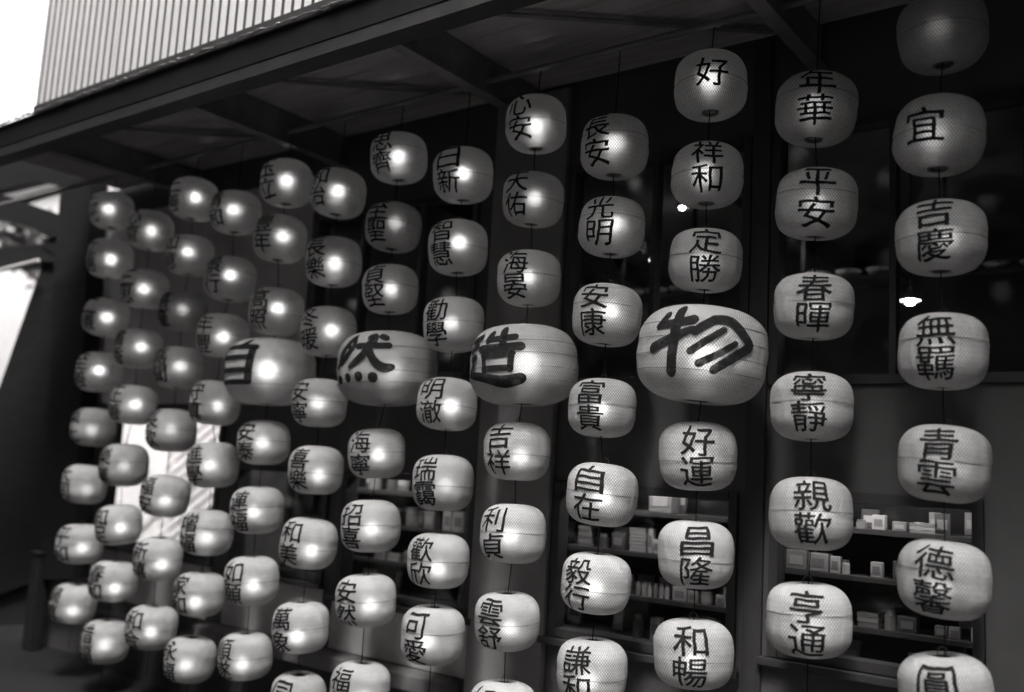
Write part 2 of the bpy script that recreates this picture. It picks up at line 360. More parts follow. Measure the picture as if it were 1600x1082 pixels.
poly('side_panel', [(67, 411), (84, 411), (66, 905), (-130, 975), (-130, 900), (0, 602)], 4.06, 0.05, M_timber, tf)
poly('foot_board', [(-130, 900), (66, 880), (62, 975), (-130, 985)], 4.12, 0.05, M_frame, tf)
p0, p1 = hy(-80, 443, 3.95), hy(60, 407, 3.95)
tag(MB().tube([p0, p1], 0.016, 10).build('awning_pole', M_white), 'thin white pole slanting across the dark timber gateway', 'pole')
q = hy(56, 868, 3.92); 
sp_ = empty('stone_post', (q.x, 3.97, 0)); tag(sp_, 'short grey stone post at the foot of the timber gateway', 'post')
MB().box(-0.06, 0.06, -0.05, 0.05, 0, q.z).build('shaft', M_post, sp_, bevel=0.01)
MB().box(-0.07, 0.07, -0.06, 0.06, q.z+0.0005, q.z+0.03).build('cap', M_post, sp_, bevel=0.008)

# ------------------------------------------------------------------ daylit yard beyond the end wall
fence = empty('yard_screen', (-11.0, 7.5, 0)); tag(fence, 'white yard screen of slanting slats seen through the end window', 'screen')
MB().box(-0.34, 1.7, 0.16, 0.18, 0, 2.9).build('back_sheet', M_roof, fence)
sl_dir = Vector((math.cos(math.radians(31)), 0, math.sin(math.radians(31)))); sl_n = Vector((-sl_dir.z, 0, sl_dir.x))
for k in range(34):                                            # slanting slats clipped to the panel
    z0 = -1.25+0.15*k; pts_ = []
    for x in (-0.34, 1.70): pts_.append((x, z0+(x+0.34)*math.tan(math.radians(31))))
    (xa, za), (xb, zb) = pts_; t_ = math.tan(math.radians(31)); w_ = 0.095
    if zb-w_ < 0.02 or za > 2.85: continue
    if za < w_: xa += (w_-za)/t_; za = w_
    if zb > 2.88: xb -= (zb-2.88)/t_; zb = 2.88
    if xb-xa < 0.05: continue
    MB().prism([(xa, 0, za-w_), (xb, 0, zb-w_), (xb, 0, zb), (xa, 0, za)], (0, 0.03, 0)).build('slat', M_white, fence)
MB().box(-2.2, -0.36, -0.02, 0.03, 0, 2.9).build('flat_panel', M_white, fence)
for x in (-2.24, -0.36, 1.72): MB().box(x-0.04, x+0.04, 0.032, 0.10, 0, 2.9).build('post', M_white, fence)
MB().prism([(-1.5, -0.045, 0.0), (-1.38, -0.045, 0.0), (0.75, -0.045, 1.55), (0.63, -0.045, 1.55)], (0, 0.02, 0)).build('brace', M_pale, fence)

def tree(loc, h, cr_, label, n, seed):
    rnd = random.Random(seed)
    t = empty('leafy_tree', loc); tag(t, label, 'tree')
    tr = MB().tube([(0, 0, 0), (.05, .02, h*.25), (-.04, .05, h*.5), (.03, 0, h*.92)], [.13, .11, .085, .05], 9)
    tr.build('trunk', M_bark, t, smooth=True)
    lb = MB(); tips = []
    for k in range(11):
        a = k*2.4; z = h*(.74+.014*k); e_ = Vector((math.cos(a)*cr_*.7, math.sin(a)*cr_*.7, z+h*.10))
        lb.tube([(0, 0, z), e_*.5+Vector((0, 0, z*.48)), e_], [.05, .03, .012], 6); tips.append(e_)
    lb.build('limb', M_bark, t, smooth=True)
    lv = MB()
    for k in range(n):
        c = rnd.choice(tips); p = c + Vector((rnd.gauss(0, cr_*.25), rnd.gauss(0, cr_*.25), rnd.gauss(0, cr_*.10)))
        u_ = Vector((rnd.gauss(0, 1), rnd.gauss(0, 1), rnd.gauss(0, 1))).normalized(); v_ = u_.orthogonal().normalized(); s_ = rnd.uniform(.05, .11)
        b = len(lv.v); lv.v += [tuple(p-u_*s_), tuple(p+v_*s_*.45), tuple(p+u_*s_), tuple(p-v_*s_*.45)]; lv.f.append((b, b+1, b+2, b+3))
    lv.build('crown', M_leaf, t)
c = hx(98, 372, -15.0)
tree((c.x, c.y, 0), c.z*1.04, 0.9, 'leafy tree seen through the timber gateway frame', 2600, 3)
nb = empty('pale_house', (-24.5, 15.5, 0)); tag(nb, 'pale rendered house beyond the yard, glimpsed through the timber gateway', 'house')
MB().box(-10, 10, -6, 6, 0, 7.4).build('wall', M_pale, nb)
MB().prism([(-10.4, -6.5, 7.401), (-10.4, 6.5, 7.401), (-10.4, 0, 10.2)], (20.8, 0, 0)).build('roof', M_roof, nb)
for k in range(4):
    for z in (1.0, 4.6):
        wf = MB().box(-8.6+4.6*k, -7.2+4.6*k, -6.06, -6.003, z, z+1.6).build('window', M_frame, nb)
        MB().box(-8.5+4.6*k, -7.3+4.6*k, -6.075, -6.065, z+.1, z+1.5).build('pane', M_pane, wf)
# unseen houses added around the lane to block sky and sun from the shopfront
def blocker_house(name, loc, w_, d, h, label):
    ob = empty(name, loc); tag(ob, label, 'house')
    MB().box(-w_/2, w_/2, -d, 0, 0, h).build('wall', M_block, ob)
    MB().box(-w_/2-.3, w_/2+.3, -d-.3, 0.5, h+.001, h+.3).build('roof', M_roof, ob)
    for k in range(int(w_/3.2)):
        for z in (1.0, 4.4):
            x = -w_/2+.9+3.2*k
            wf = MB().box(x, x+1.4, 0.003, 0.05, z, z+1.6).build('window', M_frame, ob)
            MB().box(x+.1, x+1.3, 0.052, 0.06, z+.1, z+1.5).build('pane', M_pane, wf)
blocker_house('lane_blocker', (14.05, -3.6, 0), 22, 6, 17.0, 'unseen grey house added across the lane to block sky from the shopfront')
blocker_house('corner_blocker', (-11.6, -4.2, 0), 23.5, 6, 18.0, 'unseen grey house added on the corner to block light from the left cords')
blocker_house('far_blocker', (-5, -15, 0), 44, 8, 13.0, 'unseen grey apartment house added on the far side to block low sky')
rh = empty('alley_blocker', (9.5, 0, 0)); tag(rh, 'unseen grey house added to block sky from the right, past the pavement', 'house')  # added out of view to cut off sky light from the right
MB().box(-3, 3, -3.55, 9, 0, 12.0).build('wall', M_block, rh); MB().box(-3.3, 3.3, -3.56, 9.3, 12.001, 12.3).build('roof', M_roof, rh)
for y in (-2.5, 0.5):
    wf = MB().box(-3.05, -3.003, y, y+1.4, 1.0, 2.7).build('window', M_frame, rh); MB().box(-3.06, -3.052, y+.1, y+1.3, 1.1, 2.6).build('pane', M_pane, wf)
eh = empty('lane_end_blocker', (-17, -0.6, 0)); tag(eh, 'unseen grey house added at the lane end to block sky from the left', 'house')  # added out of view to cut off the sky down the lane
MB().box(-4, 4, -6, 5, 0, 13.0).build('wall', M_block, eh); MB().box(-4.3, 4.3, -6.3, 5.3, 13.001, 13.3).build('roof', M_roof, eh)
for y in (-4.5, -1, 2.5):
    wf = MB().box(4.003, 4.05, y, y+1.4, 1.0, 2.7).build('window', M_frame, eh); MB().box(4.052, 4.06, y+.1, y+1.3, 1.1, 2.6).build('pane', M_pane, wf)
# ------------------------------------------------------------------ shelves and goods behind the lower windows
SY = 4.75
def unit(x0, x1, zs, label):
    u = empty('shelving_unit', ((x0+x1)/2, SY, 0)); tag(u, label, 'shelf')
    w2 = (x1-x0)/2
    for s_ in (-1, 1): MB().box(s_*w2-0.015, s_*w2+0.015, -0.13, 0.14, 0.031, 1.95).build('upright', M_wood, u)
    for z in zs: MB().box(-w2+0.016, w2-0.016, -0.13, 0.13, z-0.022, z).build('board', M_wood, u)
    MB().box(-w2+0.016, w2-0.016, 0.131, 0.145, 0.04, 1.94).build('back_panel', M_back, u)
ZS = [0.75, 0.97, 1.20, 1.42]
unit(-3.06+-2.30, -3.30-0.45, ZS, 'wooden shelving unit behind the window left of the wide pilaster')
unit(-5.44+0.02-0.0, -5.40, [0.5], 'x') if False else None
unit(-3.20, -1.95, ZS, 'wooden shelving unit behind the window right of the wide pilaster')
unit(-1.90, -0.70, ZS, 'wooden shelving unit behind the window right of the narrow pilaster')
def strip(x0, x1, z, label):
    l = empty('shelf_light', ((x0+x1)/2, SY-0.27, z)); tag(l, label, 'light')
    MB().box(-(x1-x0)/2, (x1-x0)/2, -0.02, 0.02, 0.013, 0.03).build('housing', M_frame, l)
    MB().box(-(x1-x0)/2+.02, (x1-x0)/2-.02, -0.012, 0.012, 0, 0.012).build('diffuser', M_strip, l)
strip(-4.9, -3.9, 1.72, 'slim strip light above the shelf left of the wide pilaster')
strip(-2.95, -2.05, 1.72, 'slim strip light above the shelf right of the wide pilaster')
strip(-1.75, -0.85, 1.72, 'slim strip light above the shelf right of the narrow pilaster')
def snap(z): return min(ZS, key=lambda q: abs(q-z))
def goods(rect, kind, tone, where, dy=0.0, shelf=None):
    x0, x1, y0, y1 = rect; Y = SY-0.10+dy
    a, b = hy(x0, y1, Y), hy(x1, y1, Y); top = hy((x0+x1)/2, y0, Y)
    z = shelf if shelf is not None else snap((a.z+b.z)/2)
    wd = max(0.025, (b.x-a.x)); h = max(0.03, top.z-(a.z+b.z)/2); cx = (a.x+b.x)/2
    d = min(0.16, max(0.04, wd*0.8)); m = M_card[tone]
    adj = ('white', 'grey', 'dark', 'cream')[tone]
    bd = {1.42: 'top', 1.20: 'second', 0.97: 'third', 0.75: 'lowest'}[z]
    if kind == 'box':
        o = empty('carton', (cx, Y, z+0.001)); MB().box(-wd/2, wd/2, 0, d, 0, h).build('body', m, o, bevel=0.003)
        MB().box(-wd*.32, wd*.32, -0.0025, -0.0005, h*.25, h*.72).build('label_patch', M_card[(1, 3, 1, 1)[tone]], o)
        tag(o, f'{adj} carton on the {bd} shelf board {where}', 'carton', f'goods {where}')
    elif kind == 'stack':
        n = max(3, int(h/0.018)); o = empty('paper_stack', (cx, Y, z+0.001))
        for k in range(n):
            j = random.uniform(-.004, .004)
            MB().box(-wd/2+j, wd/2+j, 0, d, h*k/n, h*(k+0.86)/n).build('packet', M_card[(tone, 3)[k % 2]], o)
        tag(o, f'stack of {adj} flat packets on the {bd} shelf board {where}', 'stack', f'goods {where}')
    elif kind == 'jar':
        r = wd/2; o = empty('jar', (cx, Y+r, z+0.001))
        MB().lathe([(0.001, 0), (r, 0), (r, h*.74), (r*.7, h*.82), (.001, h*.82)], 14).build('body', m, o, smooth=False)
        MB().lathe([(0.001, h*.821), (r*.78, h*.821), (r*.78, h), (.001, h)], 14).build('lid', M_tin, o)
        tag(o, f'{adj} lidded jar on the {bd} shelf board {where}', 'jar', f'goods {where}')
    elif kind == 'tin':
        r = wd/2; o = empty('tin', (cx, Y+r, z+0.001))
        MB().lathe([(0.001, 0), (r, 0), (r, h*.9), (r*.96, h*.93), (r*.96, h), (.001, h)], 16).build('body', M_tin, o)
        MB().lathe([(r*1.004, h*.2), (r*1.01, h*.2), (r*1.01, h*.7), (r*1.004, h*.7)], 16, closed=True).build('wrapper', m, o)
        tag(o, f'bright tin with {adj} wrapper on the {bd} shelf board {where}', 'tin', f'goods {where}')
WR = 'right of the wide pilaster'; WL = 'left of the wide pilaster'; WN = 'right of the narrow pilaster'
for a in [((903, 920, 820, 852), 'stack', 1), ((983, 1008, 822, 860), 'stack', 3), ((1012, 1019, 822, 860), 'box', 0), ((1020, 1030, 838, 860), 'box', 0),
          ((1034, 1050, 828, 860), 'box', 1), ((1056, 1076, 836, 862), 'jar', 3), ((1084, 1112, 826, 862), 'box', 1), ((1118, 1140, 838, 862), 'tin', 0),
          ((930, 946, 836, 858), 'jar', 2), ((955, 975, 832, 858), 'box', 2)]: goods(*a, WR, shelf=1.20)
for x in range(0, 6): goods((992+9*x, 999+9*x, 915, 937), 'jar', (1, 3, 0)[x % 3], WR, shelf=0.97)
for a in [((1050, 1072, 919, 941), 'box', 0), ((1074, 1090, 924, 942), 'box', 3), ((1092, 1110, 922, 942), 'tin', 0), ((1118, 1132, 928, 946), 'box', 0), ((1130, 1146, 914, 946), 'box', 0),
          ((915, 935, 908, 934), 'box', 2), ((940, 962, 912, 934), 'jar', 1), ((968, 984, 905, 934), 'tin', 1)]: goods(*a, WR, shelf=0.97)
for k in range(5): goods((985+30*k, 1000+30*k, 965, 1000), ('jar', 'box', 'tin')[k % 3], (1, 0, 3, 2, 1)[k], WR, shelf=0.75)
goods((1013, 1048, 775, 812), 'box', 1, WR, shelf=1.42)
for a in [((628, 648, 797, 827), 'tin', 1), ((653, 659, 802, 828), 'box', 2), ((661, 677, 800, 828), 'box', 1), ((691, 704, 798, 830), 'box', 0), ((706, 723, 798, 830), 'box', 0),
          ((724, 743, 812, 833), 'stack', 1), ((600, 620, 800, 826), 'jar', 2)]: goods(*a, WL, shelf=1.20)
for a in [((631, 643, 851, 870), 'box', 0), ((585, 600, 856, 868), 'stack', 3), ((606, 624, 858, 870), 'stack', 0), ((655, 680, 846, 872), 'box', 2), ((700, 725, 850, 874), 'jar', 1)]: goods(*a, WL, shelf=0.97)
goods((571, 585, 752, 776), 'jar', 1, WL, shelf=1.42); goods((600, 612, 755, 778), 'jar', 2, WL, shelf=1.42)
for a in [((1362, 1382, 822, 845), 'box', 0), ((1394, 1416, 830, 845), 'box', 1), ((1427, 1443, 828, 845), 'tin', 0), ((1335, 1352, 838, 852), 'jar', 1), ((1460, 1485, 815, 848), 'box', 2),
          ((1421, 1475, 806, 822), 'stack', 1)]: goods(*a, WN, shelf=1.42 if a[0][2] < 830 and a[0][3] < 846 else 1.42)
for a in [((1228, 1260, 862, 892), 'box', 1), ((1263, 1293, 864, 892), 'box', 3), ((1297, 1312, 866, 892), 'box', 0), ((1314, 1326, 870, 892), 'jar', 0), ((1360, 1378, 870, 894), 'box', 0),
          ((1395, 1420, 865, 894), 'box', 2), ((1440, 1462, 872, 896), 'tin', 1), ((1490, 1512, 868, 898), 'box', 1)]: goods(*a, WN, shelf=1.20)
for a in [((1340, 1372, 955, 978), 'stack', 1), ((1380, 1398, 948, 980), 'jar', 1), ((1402, 1432, 956, 981), 'box', 2), ((1460, 1480, 968, 986), 'box', 1), ((1482, 1500, 968, 987), 'box', 3), ((1516, 1529, 966, 988), 'tin', 0)]: goods(*a, WN, shelf=0.97)
def leaning_packet(x, z, w_, h, a, tone, where):
    bd = {1.42: 'top', 1.20: 'second', 0.97: 'third', 0.75: 'lowest'}[z]
    o = empty('packet', (x, SY+0.02, z+0.0015)); o.rotation_euler = (math.radians(-8), 0, math.radians(a))
    MB().prism([(-w_/2, 0, 0), (w_/2, 0, 0), (w_/2*.96, 0, h*.86), (w_/2, 0, h), (-w_/2, 0, h), (-w_/2*.96, 0, h*.86)], (0, w_*.3, 0)).build('pouch', M_card[tone], o, bevel=0.004)
    MB().box(-w_*.34, w_*.34, -0.003, -0.0006, h*.3, h*.66).build('print', M_card[(tone+2) % 4], o)
    tag(o, f"{('white', 'grey', 'dark', 'cream')[tone]} pouch leaning at the back of the {bd} shelf board {where}", 'packet', f'goods {where}')
rg = random.Random(5)
for x0, x1, where in ((-5.25, -3.85, WL), (-3.1, -2.05, WR), (-1.82, -0.8, WN)):
    for z in ZS:
        x = x0+rg.uniform(.0, .1)
        while x < x1:
            if rg.random() < .6: leaning_packet(x, z, rg.uniform(.05, .1), rg.uniform(.08, .15), rg.uniform(-14, 14), rg.choice((0, 1, 1, 2, 2, 3)), where)
            x += rg.uniform(.11, .2)
# pale counter board seen in the window next to the end bay
cb = empty('display_board', (-5.0, 4.9, 0)); tag(cb, 'pale slanted display board on a stand behind the end window', 'board')
MB().prism([hy(452, 782, 4.9)-cb.location, hy(527, 779, 4.9)-cb.location, hy(525, 812, 4.9)-cb.location, hy(446, 812, 4.9)-cb.location], (0, 0.02, 0)).build('panel', M_card[0], cb)
MB().box(-0.55, -0.51, 0.03, 0.07, 0.031, 1.2).build('leg', M_wood, cb); MB().box(-0.1, -0.06, 0.03, 0.07, 0.031, 1.2).build('leg', M_wood, cb)

# pendant lamps in the room
def pendant(px, py, Y, r, label, kind=0):
    p = hy(px, py, Y); o = empty('pendant_lamp', p); tag(o, label, 'lamp', 'pendant lamps in the shop')
    MB().lathe([(r*.25, r*1.0), (r*.3, r*.75), (r, 0), (r*.96, 0), (r*.24, r*.72)], 18).build('shade', M_shade, o)
    MB().lathe([(.001, r*.35), (r*.4, r*.25), (r*.52, -r*.08), (r*.36, -r*.36), (.001, -r*.46)], 14).build('bulb', M_lampglow, o, smooth=True)
    MB().tube([(0, 0, r), (0, 0, 3.655-p.z)], 0.005, 6).build('flex', M_cord, o)
pendant(1066, 325, 6.3, .032, 'small pendant lamp beside the 祥和 lantern, above the upper window')
pendant(1021, 407, 6.3, .034, 'small pendant lamp between the 光明 and 定勝 lanterns')
pendant(1219, 370, 6.0, .04, 'small pendant lamp below the 平安 lantern')
pendant(1399, 347, 6.2, .03, 'small pendant lamp just left of the 吉慶 lantern')
pendant(1422, 470, 5.6, .062, 'wide pendant lamp above the 無羈 lantern')
pendant(1200, 286, 7.0, .025, 'tiny pendant lamp between the 祥和 and 平安 lanterns')
pendant(660, 384, 6.5, .03, 'tiny pendant lamp left of the 智慧 lantern')
pendant(484, 452, 6.5, .03, 'tiny pendant lamp below the 長樂 lantern')
pendant(640, 494, 6.0, .03, 'tiny pendant lamp below the 貞堅 lantern')
pendant(530, 462, 6.3, .09, 'wide pendant lamp between the 長樂 and 冬暖 lanterns')
# a high shelf with white bowls behind the upper windows
for (px, py, Y, n, lab) in ((1025, 463, 6.2, 3, 'between the 安康 and 定勝 lanterns'), (1325, 436, 6.2, 3, 'above the pendant beside the 春暉 lantern'), (1560, 425, 6.2, 3, 'by the outer edge of the 吉慶 lantern')):
    p = hy(px, py, Y); s_ = empty('wall_shelf', (p.x, Y, p.z)); tag(s_, f'high dark shelf {lab}', 'shelf')
    MB().box(-0.36, 0.36, -0.1, 0.14, -0.03, 0).build('board', M_wood, s_)
    for x in (-.3, .3): MB().box(x-.012, x+.012, -0.01, 0.01, 0.0005, 3.655-p.z).build('hanger', M_frame, s_)
    for k in range(n):
        b = MB().lathe([(.03, 0), (.045, .005), (.085, .05), (.082, .05), (.04, .012), (.001, .012)], 16).build('bowl', M_white, None, smooth=True)
        b.location = (p.x-.2+.2*k, Y, p.z+.001); tag(b, f'white bowl on the high shelf {lab}', 'bowl', f'bowls {lab}')

# ------------------------------------------------------------------ lanterns
RS, HS = 0.155, 0.272          # small lantern radius and height
RB, HB = 0.268, 0.395
NEXP = 3.05
def prof_r(z, H): t = min(0.9995, abs(2*z/H)); return (1-t**NEXP)**(1/NEXP)       # unit radius at height z from the middle
def wob(seed, t, z, H_):
    rnd = random.Random(seed*17+3); a = [rnd.uniform(0, 6.28) for _ in range(8)]; k = [rnd.uniform(.5, 1.3) for _ in range(6)]; u = z/H_
    edge = 1-min(1, abs(2*u))**3
    return 1+edge*(0.012*k[0]*math.sin(2*t+a[0])+0.009*k[1]*math.sin(3*t+a[1]+4*u)+0.006*k[2]*math.sin(7*t+a[2]+3*u)+0.010*k[3]*math.sin(6*u+a[3])+0.004*k[4]*math.sin(13*t+a[4]+9*u)+0.005*k[5]*math.sin(26*u+a[5]+2*math.sin(t)))
def shell_mesh(R_, H_, seed):
    rnd = random.Random(seed); seg, rings = 72, 34
    tmax = (1-0.36**NEXP)**(1/NEXP)
    prof = []
    for i in range(rings+1):
        a = -1+2*i/rings; a = math.sin(a*math.pi/2*0.98)/math.sin(math.pi/2*0.98)
        z = a*tmax*H_/2; prof.append((prof_r(z, H_), z))
    # the paper turns in and dips into the mouth
    zt = prof[-1][1]
    prof = [(0.21, -zt+0.016), (0.27, -zt+0.004)] + prof + [(0.27, zt-0.004), (0.21, zt-0.016)]
    ph = [rnd.uniform(0, 6.28) for _ in range(4)]
    v, f, uvs, arc = [], [], [], 0
    for i, (r, z) in enumerate(prof):
        if i: arc += math.hypot((r-prof[i-1][0])*R_, z-prof[i-1][1])
        for k in range(seg+1):
            t = 2*math.pi*k/seg
            w_ = wob(seed, t, z, H_)
            v.append((r*R_*w_*math.sin(t), -r*R_*w_*math.cos(t), z+H_/2)); uvs.append((t*R_, arc))
    n = seg+1
    for i in range(len(prof)-1):
        for k in range(seg): f.append((i*n+k, i*n+k+1, (i+1)*n+k+1, (i+1)*n+k))
    me = bpy.data.meshes.new('paper_shell'); me.from_pydata(v, [], f)
    ul = me.uv_layers.new(name='UVMap')
    for l in me.loops: ul.data[l.index].uv = uvs[l.vertex_index]
    me.polygons.foreach_set('use_smooth', [True]*len(f)); me.materials.append(M_paper); me.update(); return me
def ring_mesh(R_, zc, name, rin=0.17, rout=0.225, h=0.012):
    return MB().lathe([(R_*rin, zc-h/2), (R_*rout, zc-h/2), (R_*rout, zc+h/2), (R_*rin, zc+h/2)], 28, closed=True).mesh(name, M_ring)
def hoop_mesh(R_, H_, z, rr=0.0010):
    r = prof_r(z-H_/2, H_)*R_+0.0012
    return MB().lathe([(r+rr*math.cos(a), z+rr*math.sin(a)) for a in (0, 1.57, 3.14, 4.71)], 60, closed=True).mesh('hoop', M_hoop)
def bulb_mesh(r, m):
    me = bpy.data.meshes.new('bulb'); bm = bmesh.new(); bmesh.ops.create_icosphere(bm, subdivisions=2, radius=r)
    for v_ in bm.verts:
        if v_.co.z > 0: v_.co.z *= 1.35
    bm.to_mesh(me); bm.free(); me.materials.append(m); return me
SHELL = [shell_mesh(RS, HS, s_) for s_ in range(9)]; SHELLB = [shell_mesh(RB, HB, 20+s_) for s_ in range(4)]
zt_s = (1-0.36**NEXP)**(1/NEXP)*HS/2; zt_b = (1-0.36**NEXP)**(1/NEXP)*HB/2
RING_T, RING_B = ring_mesh(RS, HS/2+zt_s-0.012, 'top_ring'), ring_mesh(RS, HS/2-zt_s+0.012, 'bottom_ring')
RINGB_T, RINGB_B = ring_mesh(RB, HB/2+zt_b-0.012, 'top_ring'), ring_mesh(RB, HB/2-zt_b+0.012, 'bottom_ring')
HOOP = [hoop_mesh(RS, HS, HS/2+z) for z in (0.004, 0.03, -0.02)]
HOOPB = [hoop_mesh(RB, HB, HB/2+z) for z in (-0.09, -0.03, 0.035, 0.095)]
def hook_mesh(r, z):
    return MB().tube([(r*math.sin(a), 0, z+r*1.3*math.cos(a)) for a in [2*math.pi*k/14 for k in range(15)]], 0.0016, 5, caps=False).mesh('wire_hook', M_ring)
HOOK, HOOKB = hook_mesh(0.017, HS/2+zt_s+0.004), hook_mesh(0.024, HB/2+zt_b+0.004)
BULB = [bulb_mesh(0.027, m) for m in M_bulb]; BULBB = [bulb_mesh(0.042, m) for m in M_bulb]

GL = {}
def flat_char(ch, weight=0.002):
    """outline of one character in a box of -0.5..0.5, cut into small faces so that it can follow the paper"""
    if ch in GL: return GL[ch]
    cu = bpy.data.curves.new('glyph', 'FONT'); cu.body = ch; cu.size = 1;  cu.resolution_u = 3
    o = bpy.data.objects.new('glyph', cu); C.objects.link(o); bpy.context.view_layer.update()
    me = bpy.data.meshes.new_from_object(o.evaluated_get(bpy.context.evaluated_depsgraph_get()))
    bm = bmesh.new(); bm.from_mesh(me); bpy.data.objects.remove(o); bpy.data.curves.remove(cu); bpy.data.meshes.remove(me)
    bmesh.ops.remove_doubles(bm, verts=bm.verts, dist=1e-5)
    GL[ch] = finish_flat(bm, ch); return GL[ch]
def finish_flat(bm, ch, n=11):
    xs_ = [v_.co.x for v_ in bm.verts]; ys_ = [v_.co.y for v_ in bm.verts]
    mx_, my_ = (min(xs_)+max(xs_))/2, (min(ys_)+max(ys_))/2; sx_, sy_ = max(xs_)-min(xs_), max(ys_)-min(ys_)
    for v_ in bm.verts:
        v_.co.x = (v_.co.x-mx_)/max(sx_, .55); v_.co.y = (v_.co.y-my_)/max(sy_, .55); v_.co.z = 0
    for k in range(1, n):
        c_ = -.5+k/n
        for no in ((1, 0, 0), (0, 1, 0)):
            bmesh.ops.bisect_plane(bm, geom=bm.verts[:]+bm.edges[:]+bm.faces[:], plane_co=(c_*no[0], c_*no[1], 0), plane_no=no)
    rnd = random.Random(ch); a, b, c_, d = (rnd.uniform(0, 6.28) for _ in range(4))
    bm.verts.ensure_lookup_table()
    vs_ = []
    for v_ in bm.verts:                                   # brush wobble
        x, y = v_.co.x, v_.co.y
        vs_.append((x+0.016*math.sin(5*y+a)+0.008*math.sin(13*y+9*x+b), y+0.020*math.sin(4*x+c_)+0.012*x+0.008*math.sin(12*x+10*y+d)))
    r = (vs_, [[v_.index for v_ in f.verts] for f in bm.faces]); bm.free(); return r
def wrap(flat, R_, H_, w_, h_, zc, seed, uc=0.0):
    vs0, fs0 = flat; v = []; vs_ = []; fs = []; dr = []
    for q, (dx, dy) in enumerate(((0, 0), (0.017, 0.004), (0.004, -0.015))):     # the brush went over it more than once
        fs += [[i+len(vs_) for i in f] for f in fs0]; vs_ += [(x+dx, y+dy) for x, y in vs0]; dr += [0.0003*q]*len(vs0)
    for (x, y), ex in zip(vs_, dr):
        z = min(H_*.47, max(-H_*.47, zc+y*h_)); t = (uc+x*w_)/R_; r = prof_r(z, H_)*R_*wob(seed, t, z, H_)*1.003+0.0018+ex
        v.append((r*math.sin(t), -r*math.cos(t), z+H_/2))
    me = bpy.data.meshes.new('character'); me.from_pydata(v, [], fs); me.materials.append(M_ink); me.update(); return me
CH = {}
def char_mesh(ch, slot, seed):                                      # slot 0 upper, 1 lower, 2 single
    k = (ch, slot, seed)
    if k not in CH:
        CH[k] = wrap(flat_char(ch), RS, HS, 0.135, (0.112, 0.112, 0.125)[slot], (0.060, -0.057, -0.01)[slot], seed)
    return CH[k]

# the four big characters are drawn stroke by stroke with a thick brush: (points, widths)
def brush(strokes, dots=()):
    bm = bmesh.new()
    for li, (pts, wd) in enumerate(strokes):
        P = [Vector((x, y, 0)) for x, y in pts]
        for _ in range(2):                                  # smooth the polyline
            Q = [P[0]]
            for a, b in zip(P, P[1:]): Q += [a.lerp(b, .25), a.lerp(b, .75)]
            P = Q+[P[-1]]
        n = len(P); ws = wd if isinstance(wd, (list, tuple)) else (wd, wd)
        L_, Rr = [], []
        for i, p in enumerate(P):
            d = (P[min(i+1, n-1)]-P[max(i-1, 0)]).normalized(); nn = Vector((-d.y, d.x, 0)); t = i/(n-1)*(len(ws)-1); k = min(int(t), len(ws)-2)
            w_ = (ws[k]*(1-(t-k))+ws[k+1]*(t-k))/2
            L_.append(p+nn*w_); Rr.append(p-nn*w_)
        def cap(p, d, w_): return [p+Vector((math.cos(q)*d.x-math.sin(q)*d.y, math.sin(q)*d.x+math.cos(q)*d.y, 0))*w_*0.9 for q in (0.9, 0.3, -0.3, -0.9)]
        d1 = (P[-1]-P[-2]).normalized(); d0 = (P[0]-P[1]).normalized()
        ring = L_ + cap(P[-1], d1, ws[-1]/2) + Rr[::-1] + cap(P[0], d0, ws[0]/2)
        # quads along the stroke plus fans for the caps
        z = 0.0
        vl = [bm.verts.new(p) for p in L_]; vr = [bm.verts.new(p) for p in Rr]
        for i in range(n-1): bm.faces.new((vl[i], vr[i], vr[i+1], vl[i+1]))
        bm.faces.new([vl[-1], vr[-1]]+[bm.verts.new(p) for p in cap(P[-1], d1, ws[-1]/2)[::-1]])
        bm.faces.new([vr[0], vl[0]]+[bm.verts.new(p) for p in cap(P[0], d0, ws[0]/2)[::-1]])
    for x, y, a, b in dots:
        bm.faces.new([bm.verts.new((x+a*math.cos(q), y+b*math.sin(q), 0)) for q in [2*math.pi*k/16 for k in range(16)]])
    return bm
